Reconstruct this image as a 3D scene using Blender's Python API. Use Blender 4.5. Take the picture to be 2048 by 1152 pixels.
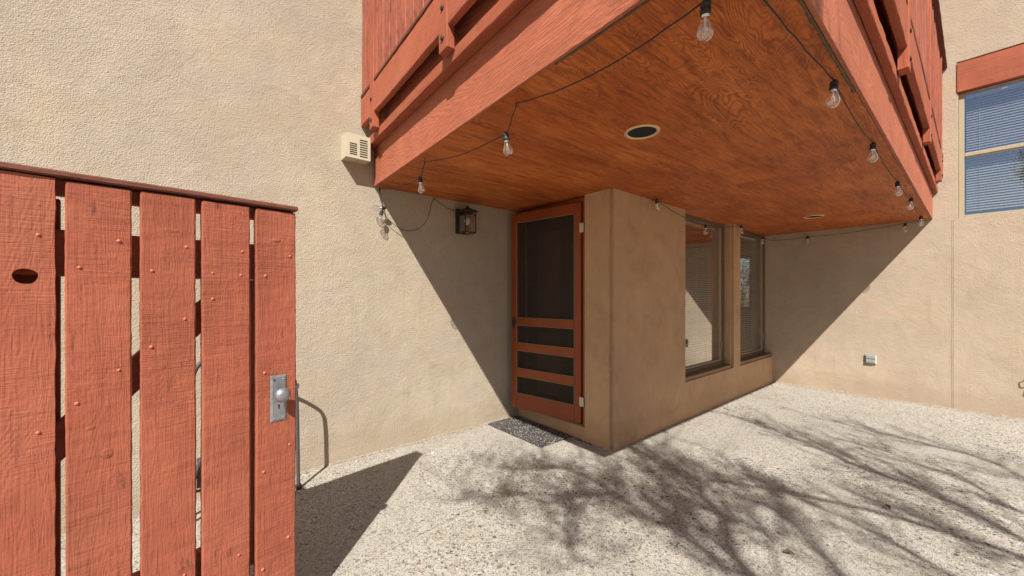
import bpy, bmesh, math, random
from mathutils import Matrix, Vector
random.seed(7)
R = math.radians
for o in list(bpy.data.objects): bpy.data.objects.remove(o)
S = bpy.context.scene
COL = S.collection

# ------------------------------------------------------------ camera
cam = bpy.data.cameras.new('camera'); co = bpy.data.objects.new('camera', cam); COL.objects.link(co)
cam.sensor_width = 36; cam.lens = 36*772/2048; cam.shift_y = 14/2048
cam.clip_start = .05; cam.clip_end = 9000
co.location = (0, 0, 1.35); co.rotation_euler = (R(90), 0, R(-39.82))
S.camera = co
# ------------------------------------------------------------ light
SUN = Vector((-.693, -.72, 1.0)).normalized()          # towards the sun
w = bpy.data.worlds.new('World'); S.world = w; w.use_nodes = True
nt = w.node_tree; bg = nt.nodes['Background']
sk = nt.nodes.new('ShaderNodeTexSky'); sk.sky_type = 'NISHITA'; sk.sun_disc = False
sk.sun_elevation = math.asin(SUN.z)
sk.sun_rotation = math.atan2(SUN.x, SUN.y)
sk.air_density = 1.0; sk.dust_density = 1.0; sk.ozone_density = 1.0
nt.links.new(sk.outputs[0], bg.inputs[0]); bg.inputs[1].default_value = .05
sl = bpy.data.lights.new('sun', 'SUN'); sl.energy = 5.0; sl.angle = R(.5); sl.color = (1, .96, .90)
so = bpy.data.objects.new('sun', sl); COL.objects.link(so)
so.rotation_euler = SUN.to_track_quat('Z', 'Y').to_euler()
S.view_settings.view_transform = 'Standard'; S.view_settings.look = 'None'
S.view_settings.gamma = 1; S.view_settings.exposure = .64; S.view_settings.use_curve_mapping = False
S.render.engine = 'CYCLES'
S.cycles.max_bounces = 7; S.cycles.diffuse_bounces = 4; S.cycles.glossy_bounces = 3; S.cycles.transparent_max_bounces = 12

# ------------------------------------------------------------ node helper
class N:
    def __init__(s, name):
        s.m = bpy.data.materials.new(name); s.m.use_nodes = True; s.t = s.m.node_tree
        s.b = s.t.nodes['Principled BSDF']; s.out = s.t.nodes['Material Output']
        s.tc = s.n('ShaderNodeTexCoord')
    def n(s, typ, **k):
        nd = s.t.nodes.new(typ)
        for a, v in k.items():
            if hasattr(nd, a): setattr(nd, a, v)
        return nd
    def l(s, a, b): s.t.links.new(a, b)
    def set(s, sock, v):
        if hasattr(v, 'links'): s.l(v, sock)
        else: sock.default_value = v
    def math(s, op, a, b=0.0, c=None, clamp=False):
        m = s.n('ShaderNodeMath', operation=op); m.use_clamp = clamp
        s.set(m.inputs[0], a); s.set(m.inputs[1], b)
        if c is not None: s.set(m.inputs[2], c)
        return m.outputs[0]
    def coords(s, scale=(1, 1, 1), rnd=True, src=None):
        v = src or s.tc.outputs['Object']
        mp = s.n('ShaderNodeMapping'); mp.inputs['Scale'].default_value = scale
        s.l(v, mp.inputs['Vector'])
        if rnd:
            oi = s.n('ShaderNodeObjectInfo'); c = s.n('ShaderNodeCombineXYZ')
            k = s.math('MULTIPLY', oi.outputs['Random'], 37.0)
            for i in range(3): s.l(k, c.inputs[i])
            s.l(c.outputs[0], mp.inputs['Location'])
        return mp.outputs[0]
    def noise(s, v, scale, detail=4, rough=.6, dist=0):
        nz = s.n('ShaderNodeTexNoise'); nz.inputs['Scale'].default_value = scale
        nz.inputs['Detail'].default_value = detail; nz.inputs['Roughness'].default_value = rough
        nz.inputs['Distortion'].default_value = dist; s.l(v, nz.inputs['Vector'])
        return nz.outputs['Fac']
    def ramp(s, fac, stops, interp='LINEAR'):
        r = s.n('ShaderNodeValToRGB'); r.color_ramp.interpolation = interp
        e = r.color_ramp.elements
        while len(e) < len(stops): e.new(.5)
        for i, (p, c) in enumerate(stops):
            e[i].position = p; e[i].color = (c if len(c) == 4 else (*c, 1)) if not isinstance(c, float) else (c, c, c, 1)
        s.l(fac, r.inputs[0]); return r.outputs[0]
    def mix(s, fac, a, b, blend='MIX'):
        m = s.n('ShaderNodeMix', data_type='RGBA', blend_type=blend)
        s.set(m.inputs[0], fac)
        for sock, v in ((m.inputs[6], a), (m.inputs[7], b)):
            if isinstance(v, tuple): sock.default_value = (*v, 1) if len(v) == 3 else v
            else: s.l(v, sock)
        return m.outputs[2]
    def bump(s, h, strength, dist, prev=None):
        b = s.n('ShaderNodeBump'); b.inputs['Strength'].default_value = strength
        b.inputs['Distance'].default_value = dist; s.l(h, b.inputs['Height'])
        if prev: s.l(prev, b.inputs['Normal'])
        return b.outputs[0]
    def fin(s, color=None, rough=.8, normal=None, metal=0, spec=None):
        if color is not None:
            if isinstance(color, tuple): s.b.inputs['Base Color'].default_value = (*color, 1)
            else: s.l(color, s.b.inputs['Base Color'])
        s.set(s.b.inputs['Roughness'], rough); s.b.inputs['Metallic'].default_value = metal
        if spec is not None: s.b.inputs['Specular IOR Level'].default_value = spec
        if normal: s.l(normal, s.b.inputs['Normal'])
        return s.m

def plain(name, c, rough=.6, metal=0, var=.12, spec=None, bump=.15, scale=40):
    n = N(name); v = n.coords()
    f = n.noise(v, scale, 4)
    col = n.mix(f, tuple(x*(1-var) for x in c), tuple(min(1, x*(1+var)) for x in c))
    return n.fin(col, rough, n.bump(n.noise(v, scale*4, 3), bump, .001), metal, spec)

def stucco(name, base, grain=1.0, mott=1.0):
    n = N(name); v = n.coords(rnd=False)
    big = n.noise(v, 1.1, 5, .6, .4); mid = n.noise(v, 7, 5, .65); fine = n.noise(v, 190, 3, .6)
    c = n.mix(n.ramp(big, [(.32, 0.0), (.7, 1.0)]), tuple(x*.86 for x in base), tuple(min(1, x*1.07) for x in base))
    warm = (base[0]*1.0, base[1]*.86, base[2]*.74)
    c = n.mix(n.math('MULTIPLY', n.ramp(n.noise(v, 2.3, 4, .55, .8), [(.48, 0.0), (.72, 1.0)]), .4), c, warm)
    c = n.mix(n.math('MULTIPLY', n.ramp(n.noise(v, 3.1, 6, .68, .7), [(.5, 0.0), (.66, 1.0)]), .3*mott), c, (base[0]*.5, base[1]*.44, base[2]*.42))
    c = n.mix(n.math('MULTIPLY', n.ramp(mid, [(.35, 0.0), (.68, 1.0)]), .22), c, tuple(x*.62 for x in base))
    # small dark blotches and scuffs
    sp = n.ramp(n.noise(v, 22, 6, .75), [(.62, 0.0), (.74, 1.0)])
    c = n.mix(n.math('MULTIPLY', sp, .3), c, (base[0]*.45, base[1]*.38, base[2]*.33))
    c = n.mix(n.math('MULTIPLY', n.ramp(fine, [(.3, 1.0), (.5, 0.0)]), .35), c, tuple(x*.6 for x in base))
    drip = n.ramp(n.noise(n.coords((9, 9, .5), rnd=False), 1.0, 5, .7), [(.55, 0.0), (.75, 1.0)])
    c = n.mix(n.math('MULTIPLY', n.math('MULTIPLY', drip, n.ramp(big, [(.4, 0.0), (.6, 1.0)])), .3), c, (base[0]*.55, base[1]*.5, base[2]*.46))
    # dirt splash near the ground
    sx = n.n('ShaderNodeSeparateXYZ'); g = n.n('ShaderNodeNewGeometry'); n.l(g.outputs['Position'], sx.inputs[0])
    zz = n.math('SUBTRACT', sx.outputs[2], n.math('MULTIPLY', n.noise(v, 5, 5, .7), .3))
    dirt = n.ramp(zz, [(0.0, 1.0), (.12, 0.0)])
    c = n.mix(n.math('MULTIPLY', dirt, .3), c, (base[0]*.66, base[1]*.6, base[2]*.54))
    nb = n.bump(n.noise(v, 5, 4, .6, .5), .35*grain, .02)
    nb = n.bump(n.noise(v, 42, 5, .7), .42*grain, .007, nb)
    vo = n.n('ShaderNodeTexVoronoi'); vo.inputs['Scale'].default_value = 120; n.l(v, vo.inputs['Vector'])
    nb = n.bump(vo.outputs['Distance'], .55*grain, .003, nb)
    nb = n.bump(fine, .9*grain, .0035, nb)
    return n.fin(c, .95, nb, spec=.15)

def wood(name, axis, base, dark, rings=26, worn=.5, bumps=.5, rough=.75, dsc=1.0, saw=0.0, ringc=.38, wthr=.6, ringb=1.0):
    """painted or stained timber; grain runs along local axis"""
    n = N(name)
    s = [9.0]*3; s['xyz'.index(axis)] = 1.0
    v = n.coords(tuple(x*dsc for x in s))
    f0 = n.noise(v, .9, 3, .5, .35)
    ring = n.math('FRACT', n.math('MULTIPLY', f0, float(rings)))
    ring = n.math('ABSOLUTE', n.math('SUBTRACT', ring, .5))
    ring = n.math('MULTIPLY', ring, 2.0)
    s2 = [130.0]*3; s2['xyz'.index(axis)] = 5.0
    fib = n.noise(n.coords(tuple(s2)), 1.0, 4, .7)
    v1 = n.coords((1, 1, 1))
    blot = n.noise(v1, 3.2, 5, .65, .3)
    spots = n.noise(n.coords(tuple(14.0 if x > 1.5 else 3.0 for x in s)), 2.2, 6, .75)
    c = n.mix(n.ramp(blot, [(.3, 0.0), (.72, 1.0)]), tuple(x*.82 for x in base), tuple(min(1, x*1.12) for x in base))
    c = n.mix(n.math('MULTIPLY', n.ramp(ring, [(0.0, 1.0), (.55, 0.0)]), ringc), c, tuple(a*.55+b*.45 for a, b in zip(base, dark)))
    c = n.mix(n.math('MULTIPLY', n.ramp(fib, [(.34, 1.0), (.5, 0.0)]), .5), c, tuple(a*.4+b*.6 for a, b in zip(base, dark)))
    c = n.mix(n.math('MULTIPLY', n.ramp(spots, [(wthr, 0.0), (wthr+.12, 1.0)]), worn), c, dark)
    st = n.noise(n.coords(tuple(.55*x for x in s)), 1.3, 5, .65, .6)
    c = n.mix(n.math('MULTIPLY', n.ramp(st, [(.5, 0.0), (.68, 1.0)]), .42), c, (base[0]*.55+dark[0]*.3, base[1]*.62, base[2]*.55))
    fd = n.noise(v1, 1.9, 4, .6)
    c = n.mix(n.math('MULTIPLY', n.ramp(fd, [(.52, 0.0), (.7, 1.0)]), .3), c, (min(1, base[0]*1.2), base[1]*1.55, base[2]*1.7))
    oi = n.n('ShaderNodeObjectInfo')
    c = n.mix(n.math('MULTIPLY', oi.outputs['Random'], .28), c, tuple(x*.6+y*.1 for x, y in zip(base, dark)))
    nb = n.bump(ring, .35*bumps*ringb, .0025)
    nb = n.bump(fib, .9*bumps, .0022, nb)
    if saw:
        s3 = [6.0]*3; s3['xyz'.index(axis)] = 95.0
        sn = n.noise(n.coords(tuple(s3)), 1.0, 4, .7, 1.0)
        msk = n.ramp(n.noise(v1, 4.5, 4, .6), [(.4, 0.0), (.62, 1.0)])
        nb = n.bump(n.math('MULTIPLY', sn, msk), .6*saw, .0045, nb)
        c = n.mix(n.math('MULTIPLY', n.math('MULTIPLY', n.ramp(sn, [(.3, 1.0), (.45, 0.0)]), msk), .3), c, tuple(a*.5+b*.5 for a, b in zip(base, dark)))
        pale = n.ramp(n.noise(v1, 2.2, 5, .6), [(.5, 0.0), (.7, 1.0)])
        c = n.mix(n.math('MULTIPLY', pale, .35), c, (base[0]*1.12, base[1]*1.3, base[2]*1.35))
    nb = n.bump(n.noise(v1, 60, 5, .7), .5*bumps, .003, nb)
    return n.fin(c, rough, nb, spec=.3)

STUCCO = stucco('stucco_sand', (.475, .40, .302), 1.45, .5)
STUCCO_R = stucco('stucco_sand_right', (.495, .398, .298), 1.2, .4)
STUCCO_FINE = stucco('stucco_bay', (.55, .36, .215), .8, 1.0)  # browner copy: the warm tone of shaded stucco is put into its base colour
RED = (.39, .105, .053); REDD = (.06, .016, .010)
RED_X = wood('red_paint_wood_x', 'x', RED, REDD, worn=.55)
RED_Z = wood('red_paint_wood_z', 'z', RED, REDD, worn=.55)
GATE_Z = wood('rough_sawn_gate_wood', 'z', (.38, .104, .056), (.055, .016, .011), rings=44, worn=.9, bumps=1.2, wthr=.585, rough=.85, saw=1.5, ringb=.5, ringc=.25)
GATE_X = wood('rough_sawn_gate_wood_x', 'x', (.40, .10, .055), (.05, .013, .009), worn=.5, bumps=.8, rough=.85, saw=1.0)
PLY_X = wood('red_plywood_fascia', 'x', (.45, .136, .072), (.10, .025, .015), rings=52, worn=.3, bumps=1.3, rough=.7, dsc=.5, ringc=.6)
PICK = wood('weathered_picket_wood', 'z', (.38, .108, .062), (.08, .024, .015), rings=40, worn=.7, wthr=.5)
CAPW = wood('brown_weathered_cap', 'x', (.17, .055, .035), (.03, .015, .01), worn=.6, bumps=.8)
DOORX = wood('varnished_door_wood_x', 'x', (.29, .066, .017), (.045, .011, .006), worn=.85, bumps=.35, rough=.32, ringc=.5)
DOORZ = wood('varnished_door_wood_z', 'z', (.29, .066, .017), (.045, .011, .006), worn=.85, bumps=.35, rough=.32, ringc=.5)
SPLINT = wood('splintered_grey_wood', 'x', (.15, .10, .055), (.02, .014, .01), worn=.9, bumps=2)

def soffit_mat():
    n = N('stained_plywood')
    v = n.coords((1.0, 3.8, 1), rnd=True)
    f0 = n.noise(v, 1.0, 3, .5, .5)
    ring = n.math('MULTIPLY', n.math('ABSOLUTE', n.math('SUBTRACT', n.math('FRACT', n.math('MULTIPLY', f0, 64.0)), .5)), 2.0)
    patch = n.ramp(n.noise(n.coords((1, 1.6, 1)), 1.1, 3, .5), [(.42, 0.0), (.6, 1.0)])
    fib = n.noise(n.coords((6, 150, 6)), 1.0, 4, .7)
    blot = n.noise(n.coords((1, 1.7, 1)), 1.6, 6, .65, .5)
    streak = n.noise(n.coords((3.0, 26, 1)), 1.0, 6, .72, .7)
    speck = n.noise(n.coords((1, 1, 1)), 48, 4, .7)
    a, b = (.43, .095, .015), (.66, .195, .04)
    c = n.mix(n.ramp(blot, [(.3, 0.0), (.7, 1.0)]), a, b)
    c = n.mix(n.math('MULTIPLY', n.math('MULTIPLY', n.ramp(ring, [(.05, 1.0), (.6, 0.0)]), patch), .68), c, (.17, .03, .007))
    c = n.mix(n.math('MULTIPLY', n.ramp(streak, [(.46, 0.0), (.64, 1.0)]), .6), c, (.14, .026, .007))
    c = n.mix(n.math('MULTIPLY', n.ramp(fib, [(.36, 1.0), (.52, 0.0)]), .5), c, (.15, .028, .007))
    c = n.mix(n.math('MULTIPLY', n.ramp(speck, [(.55, 0.0), (.7, 1.0)]), .35), c, (.13, .03, .01))
    c = n.mix(n.math('MULTIPLY', n.ramp(n.noise(n.coords((1, 1, 1)), 2.7, 6, .8), [(.6, 0.0), (.75, 1.0)]), .35), c, (.10, .03, .012))
    nb = n.bump(ring, .25, .002); nb = n.bump(fib, .35, .0015, nb)
    return n.fin(c, .62, nb, spec=.35)
SOFFIT = soffit_mat()

def ground_mat():
    n = N('exposed_aggregate_concrete'); v = n.coords(rnd=False)
    big = n.noise(v, .75, 5, .6, .3)
    rough_zone = n.ramp(n.noise(v, .8, 3, .5, .2), [(.38, 0.0), (.6, 1.0)])
    warp = n.n('ShaderNodeVectorMath', operation='MULTIPLY_ADD')
    nz = n.n('ShaderNodeTexNoise'); nz.inputs['Scale'].default_value = 70; n.l(v, nz.inputs['Vector'])
    n.l(nz.outputs['Color'], warp.inputs[0]); warp.inputs[1].default_value = (.009,)*3; n.l(v, warp.inputs[2])
    def stones(scale, thr, s0=.05, s1=.16):
        vo = n.n('ShaderNodeTexVoronoi'); vo.inputs['Scale'].default_value = scale; n.l(warp.outputs[0], vo.inputs['Vector'])
        ds = n.n('ShaderNodeTexVoronoi', feature='DISTANCE_TO_EDGE'); ds.inputs['Scale'].default_value = scale; n.l(warp.outputs[0], ds.inputs['Vector'])
        sp = n.n('ShaderNodeSeparateColor'); n.l(vo.outputs['Color'], sp.inputs[0])
        present = n.math('GREATER_THAN', sp.outputs[1], thr)
        size = n.math('MULTIPLY_ADD', sp.outputs[2], s1, s0)
        m = n.math('MULTIPLY', n.math('SUBTRACT', ds.outputs['Distance'], size), 16.0, clamp=True)
        return n.math('MULTIPLY', m, present), sp.outputs[0]
    pal = [(0.0, (.055, .050, .046)), (.18, (.13, .12, .11)), (.32, (.36, .32, .27)), (.43, (.66, .62, .54)),
           (.55, (.26, .17, .10)), (.62, (.45, .36, .25)), (.72, (.11, .115, .12)), (.84, (.72, .69, .63)), (.94, (.42, .26, .14))]
    c = n.mix(n.ramp(big, [(.3, 0.0), (.7, 1.0)]), (.40, .372, .318), (.54, .505, .435))
    c = n.mix(n.math('MULTIPLY', n.ramp(n.noise(v, 2.2, 5, .6, .5), [(.5, 0.0), (.75, 1.0)]), .35), c, (.34, .27, .18))
    gr = n.noise(v, 300, 4, .75)
    c = n.mix(n.math('MULTIPLY', n.ramp(gr, [(.34, 1.0), (.5, 0.0)]), .6), c, (.17, .145, .115))
    m3, k3 = stones(190, .45); c = n.mix(n.math('MULTIPLY', m3, .75), c, n.ramp(k3, pal, 'CONSTANT'))
    m2, k2 = stones(112, .58); m2 = n.math('MULTIPLY', m2, n.math('MULTIPLY_ADD', rough_zone, .5, .4))
    c = n.mix(m2, c, n.ramp(k2, pal, 'CONSTANT'))
    m1, k1 = stones(66, .70); m1 = n.math('MULTIPLY', m1, n.math('MULTIPLY_ADD', rough_zone, .6, .25))
    c = n.mix(m1, c, n.ramp(k1, pal, 'CONSTANT'))
    m0, k0 = stones(38, .86, .12, .2); m0 = n.math('MULTIPLY', m0, n.math('MULTIPLY_ADD', rough_zone, .5, .5))
    c = n.mix(m0, c, n.ramp(k0, pal, 'CONSTANT'))
    h = n.math('ADD', n.math('ADD', m1, m0), n.math('ADD', n.math('MULTIPLY', m2, .7), n.math('MULTIPLY', m3, .35)))
    nb = n.bump(h, .9, .006); nb = n.bump(gr, .8, .003, nb); nb = n.bump(n.noise(v, 12, 4, .6), .35, .008, nb)
    return n.fin(c, .9, nb, spec=.2)
GROUND = ground_mat()

def glass(name, refl=1.0, tint=(1, 1, 1), gc=(1, 1, 1, 1)):
    n = N(name); t = n.t
    tr = n.n('ShaderNodeBsdfTransparent'); tr.inputs[0].default_value = (*tint, 1)
    gl = n.n('ShaderNodeBsdfGlossy'); gl.inputs['Roughness'].default_value = .012; gl.inputs[0].default_value = gc
    ge = n.n('ShaderNodeNewGeometry'); dt = n.n('ShaderNodeVectorMath', operation='DOT_PRODUCT')
    n.l(ge.outputs['Incoming'], dt.inputs[0]); n.l(ge.outputs['Normal'], dt.inputs[1])
    fc = n.math('POWER', n.math('SUBTRACT', 1.0, n.math('ABSOLUTE', dt.outputs['Value']), clamp=True), 5.0)
    f = n.math('MULTIPLY', n.math('MULTIPLY_ADD', fc, .95, .043), refl, clamp=True)
    mx = n.n('ShaderNodeMixShader'); n.l(f, mx.inputs[0]); n.l(tr.outputs[0], mx.inputs[1]); n.l(gl.outputs[0], mx.inputs[2])
    n.l(mx.outputs[0], n.out.inputs[0]); t.nodes.remove(n.b)
    return n.m
GLASS = glass('window_glass', 3.8, (.9, .92, .92)); GLASS2 = glass('corner_window_glass', 1.8, (.95, .96, .97)); BULBGLASS = glass('bulb_glass', 4.5, (.97, .97, .97))
GLASS_UP = glass('upper_window_glass', 6.0, (.95, .96, .98), (.85, .92, 1, 1))

def screen_mat():
    n = N('insect_screen')
    tr = n.n('ShaderNodeBsdfTransparent'); df = n.n('ShaderNodeBsdfDiffuse'); df.inputs[0].default_value = (.06, .05, .042, 1)
    v = n.coords((1, 1, 1), rnd=False)
    mo = n.noise(n.coords((3, 3, 60), rnd=False), 1.0, 3)
    f = n.math('MULTIPLY_ADD', mo, .16, .24)
    mx = n.n('ShaderNodeMixShader'); n.l(f, mx.inputs[0]); n.l(tr.outputs[0], mx.inputs[1]); n.l(df.outputs[0], mx.inputs[2])
    n.l(mx.outputs[0], n.out.inputs[0]); n.t.nodes.remove(n.b); return n.m
SCREEN = screen_mat()

def mat_mat():
    n = N('speckled_rubber_mat'); v = n.coords()
    vo = n.n('ShaderNodeTexVoronoi'); vo.inputs['Scale'].default_value = 85; n.l(v, vo.inputs['Vector'])
    sp = n.n('ShaderNodeSeparateColor'); n.l(vo.outputs['Color'], sp.inputs[0])
    wear = n.noise(v, 9, 5, .7)
    m = n.math('MULTIPLY', n.math('GREATER_THAN', n.math('MULTIPLY_ADD', wear, .7, sp.outputs[0]), 1.06), n.math('LESS_THAN', vo.outputs['Distance'], .36))
    c = n.mix(m, n.mix(n.ramp(n.noise(v, 60, 4), [(.4, 0.0), (.7, 1.0)]), (.035, .033, .031), (.13, .12, .11)), (.62, .58, .5))
    return n.fin(c, .85, n.bump(n.noise(v, 150, 4), .8, .004), spec=.2)
MATM = mat_mat()

def steel_mat():
    n = N('worn_galvanized_steel'); v = n.coords()
    c = n.mix(n.noise(v, 40, 5, .7), (.20, .205, .215), (.38, .385, .40))
    c = n.mix(n.ramp(n.noise(v, 75, 5, .7), [(.63, 0.0), (.68, 1.0)]), c, (.09, .06, .04))
    return n.fin(c, n.ramp(n.noise(v, 60, 4), [(.3, .34), (.7, .55)]), n.bump(n.noise(v, 200, 3), .2, .001), metal=.65)
STEEL = steel_mat()
BLACK = plain('black_metal', (.022, .018, .015), .55)
DARKTUBE = plain('dark_grey_enamel', (.07, .063, .058), .5)
RUBBER = plain('black_rubber_cable', (.02, .018, .017), .6)
CREAM = plain('cream_enamel', (.50, .43, .31), .6, var=.06)
HOLE = plain('dark_void', (.01, .009, .008), .95)
BRONZE = plain('bronze_window_frame', (.13, .085, .05), .5)
BRONZE_L = plain('light_bronze_window_frame', (.27, .20, .125), .5)
BEIGE = plain('beige_window_frame', (.38, .31, .20), .6)
SLAT = plain('white_blind_slat', (.72, .68, .60), .5, var=.03, bump=.02)
CORD = plain('blind_cord', (.75, .72, .66), .8)
GOLD = plain('pale_gold_trim', (.72, .52, .30), .35, metal=.35)
WHITE = plain('white_paint', (.78, .74, .66), .6, var=.05)
HINGE = plain('white_hinge', (.55, .50, .42), .5, var=.06)
BRIGHT = plain('polished_aluminium', (.85, .85, .85), .2, metal=.9, var=.02)
PAINTNAIL = plain('red_painted_nail', (.50, .14, .08), .6, var=.2)
BEAD = plain('aged_bead', (.36, .28, .18), .6)
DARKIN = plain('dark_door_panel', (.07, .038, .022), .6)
LIGHTIN = plain('pale_door_jamb', (.42, .36, .30), .6)
ROOM = plain('room_paint', (.25, .20, .15), .9)
BARK = plain('grey_bark', (.18, .14, .10), .95, bump=.8)
LEAF = plain('dusty_green_leaf', (.07, .09, .035), .8, var=.3)
DRY = plain('dry_brown_leaf', (.10, .065, .035), .9, var=.3)
OUTLET = plain('weathered_grey_plastic', (.27, .29, .27), .6, var=.15)
RUST = plain('rusty_brass', (.20, .10, .04), .6, metal=.3, var=.3)
STONEM = plain('white_stone', (.7, .66, .6), .8)
HILL = plain('scrub_hill', (.10, .10, .085), .95, scale=.02, bump=0)

# ------------------------------------------------------------ object helpers
WM = {}
def rootprops(o, label, cat, group=None):
    o['label'] = label; o['category'] = cat
    if group: o['group'] = group
def empty(name, loc, label, cat, group=None):
    o = bpy.data.objects.new(name, None); COL.objects.link(o); o.location = loc
    o.empty_display_size = .1
    WM[o] = Matrix.Translation(loc); rootprops(o, label, cat, group); return o
MIRR = {}
FLIP = Matrix.Diagonal((-1, 1, 1, 1))
def place(name, me, Mw, parent=None, mat=None):
    if Mw.determinant() < 0:                      # keep every object right-handed
        if me.name not in MIRR:
            m2 = me.copy(); m2.transform(FLIP); m2.flip_normals(); MIRR[me.name] = m2
        me = MIRR[me.name]; Mw = Mw @ FLIP
    o = bpy.data.objects.new(name, me); COL.objects.link(o)
    if mat and not me.materials: me.materials.append(mat)
    if parent is not None:
        o.parent = parent; o.matrix_basis = WM[parent].inverted() @ Mw
    else: o.matrix_basis = Mw
    WM[o] = Mw.copy(); return o
def tomesh(bm, name, smooth=False):
    me = bpy.data.meshes.new(name); bmesh.ops.recalc_face_normals(bm, faces=bm.faces); bm.to_mesh(me); bm.free()
    if smooth: me.shade_smooth()
    return me
def frame(origin, u, n=None):
    """local x = u (along), local y = n (outward), local z = up"""
    u = Vector((u[0], u[1], 0)).normalized(); z = Vector((0, 0, 1))
    n = Vector((n[0], n[1], 0)).normalized() if n else z.cross(u)
    z2 = z
    M = Matrix(((u.x, n.x, z2.x, origin[0]), (u.y, n.y, z2.y, origin[1]), (u.z, n.z, z2.z, origin[2] if len(origin) > 2 else 0), (0, 0, 0, 1)))
    return M
def box_mesh(sx, sy, sz, bev=.003, seg=1, name='box'):
    bm = bmesh.new(); bmesh.ops.create_cube(bm, size=1)
    for v in bm.verts: v.co = Vector((v.co.x*sx, v.co.y*sy, v.co.z*sz))
    if bev: bmesh.ops.bevel(bm, geom=bm.edges[:], offset=min(bev, sx*.3, sy*.3, sz*.3), segments=seg, affect='EDGES')
    return tomesh(bm, name)
def rough_box_mesh(sx, sy, sz, axis='z', step=.03, jit=.0014, bev=.004, warp=.002, name='board'):
    """sawn board with uneven arrises, slightly warped"""
    bm = bmesh.new(); bmesh.ops.create_cube(bm, size=1)
    for v in bm.verts: v.co = Vector((v.co.x*sx, v.co.y*sy, v.co.z*sz))
    bmesh.ops.bevel(bm, geom=bm.edges[:], offset=min(bev, sx*.25, sy*.25, sz*.25), segments=1, affect='EDGES')
    a = 'xyz'.index(axis); L = (sx, sy, sz)[a]; k = max(2, int(L/step))
    for i in range(1, k):
        p = Vector((0, 0, 0)); p[a] = -L/2+L*i/k+random.uniform(-.2, .2)*L/k
        nn = Vector((0, 0, 0)); nn[a] = 1
        bmesh.ops.bisect_plane(bm, geom=bm.verts[:]+bm.edges[:]+bm.faces[:], plane_co=p, plane_no=nn)
    ph = [random.uniform(0, 6) for _ in range(4)]
    for v in bm.verts:
        t = v.co[a]
        for j in range(3):
            if j != a: v.co[j] += random.uniform(-jit, jit) + warp*math.sin(t*2.3/max(L, .3)*3+ph[j])
    return tomesh(bm, name)
def boxp(name, F, x0, x1, y0, y1, z0, z1, mat, parent=None, bev=.003, rough=None, **k):
    sx, sy, sz = x1-x0, y1-y0, z1-z0
    Mw = F @ Matrix.Translation(((x0+x1)/2, (y0+y1)/2, (z0+z1)/2))
    me = rough_box_mesh(sx, sy, sz, rough, name=name, **k) if rough else box_mesh(sx, sy, sz, bev, name=name)
    return place(name, me, Mw, parent, mat)
def add_box(bm, x0, x1, y0, y1, z0, z1):
    vs = [bm.verts.new((x, y, z)) for x in (x0, x1) for y in (y0, y1) for z in (z0, z1)]
    for f in ((0, 1, 3, 2), (4, 6, 7, 5), (0, 4, 5, 1), (2, 3, 7, 6), (0, 2, 6, 4), (1, 5, 7, 3)): bm.faces.new([vs[i] for i in f])
def tube_bm(bm, pts, r, seg=8, taper=None):
    pts = [Vector(p) for p in pts]; rings = []; prev = None
    for i, p in enumerate(pts):
        d = (pts[min(i+1, len(pts)-1)]-pts[max(i-1, 0)])
        if d.length < 1e-9: d = Vector((0, 0, 1))
        d.normalize()
        if prev is None:
            a = d.orthogonal().normalized()
        else:
            a = prev - d*prev.dot(d)
            a = a.normalized() if a.length > 1e-6 else d.orthogonal().normalized()
        prev = a; b = d.cross(a)
        rr = r if taper is None else taper[i]
        rings.append([bm.verts.new(p+(a*math.cos(t)+b*math.sin(t))*rr) for t in [2*math.pi*k/seg for k in range(seg)]])
    for A, B in zip(rings, rings[1:]):
        for k in range(seg): bm.faces.new((A[k], A[(k+1) % seg], B[(k+1) % seg], B[k]))
    bm.faces.new(rings[0][::-1]); bm.faces.new(rings[-1])
def tube(name, pts, r, mat, parent=None, seg=8, F=None, taper=None):
    bm = bmesh.new(); p0 = Vector(pts[0]); tube_bm(bm, [Vector(p)-p0 for p in pts], r, seg, taper)
    Mw = (F or Matrix()) @ Matrix.Translation(p0)
    return place(name, tomesh(bm, name, True), Mw, parent, mat)
def lathe_mesh(prof, seg=24, name='lathe', smooth=True):
    bm = bmesh.new(); rings = []
    for r, z in prof:
        rings.append([bm.verts.new((r*math.cos(2*math.pi*k/seg), r*math.sin(2*math.pi*k/seg), z)) for k in range(seg)] if r > 1e-6 else [bm.verts.new((0, 0, z))])
    for A, B in zip(rings, rings[1:]):
        for k in range(seg):
            k2 = (k+1) % seg
            if len(A) == 1 and len(B) > 1: bm.faces.new((A[0], B[k], B[k2]))
            elif len(B) == 1 and len(A) > 1: bm.faces.new((A[k], A[k2], B[0]))
            elif len(A) > 1: bm.faces.new((A[k], A[k2], B[k2], B[k]))
    return tomesh(bm, name, smooth)
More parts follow.
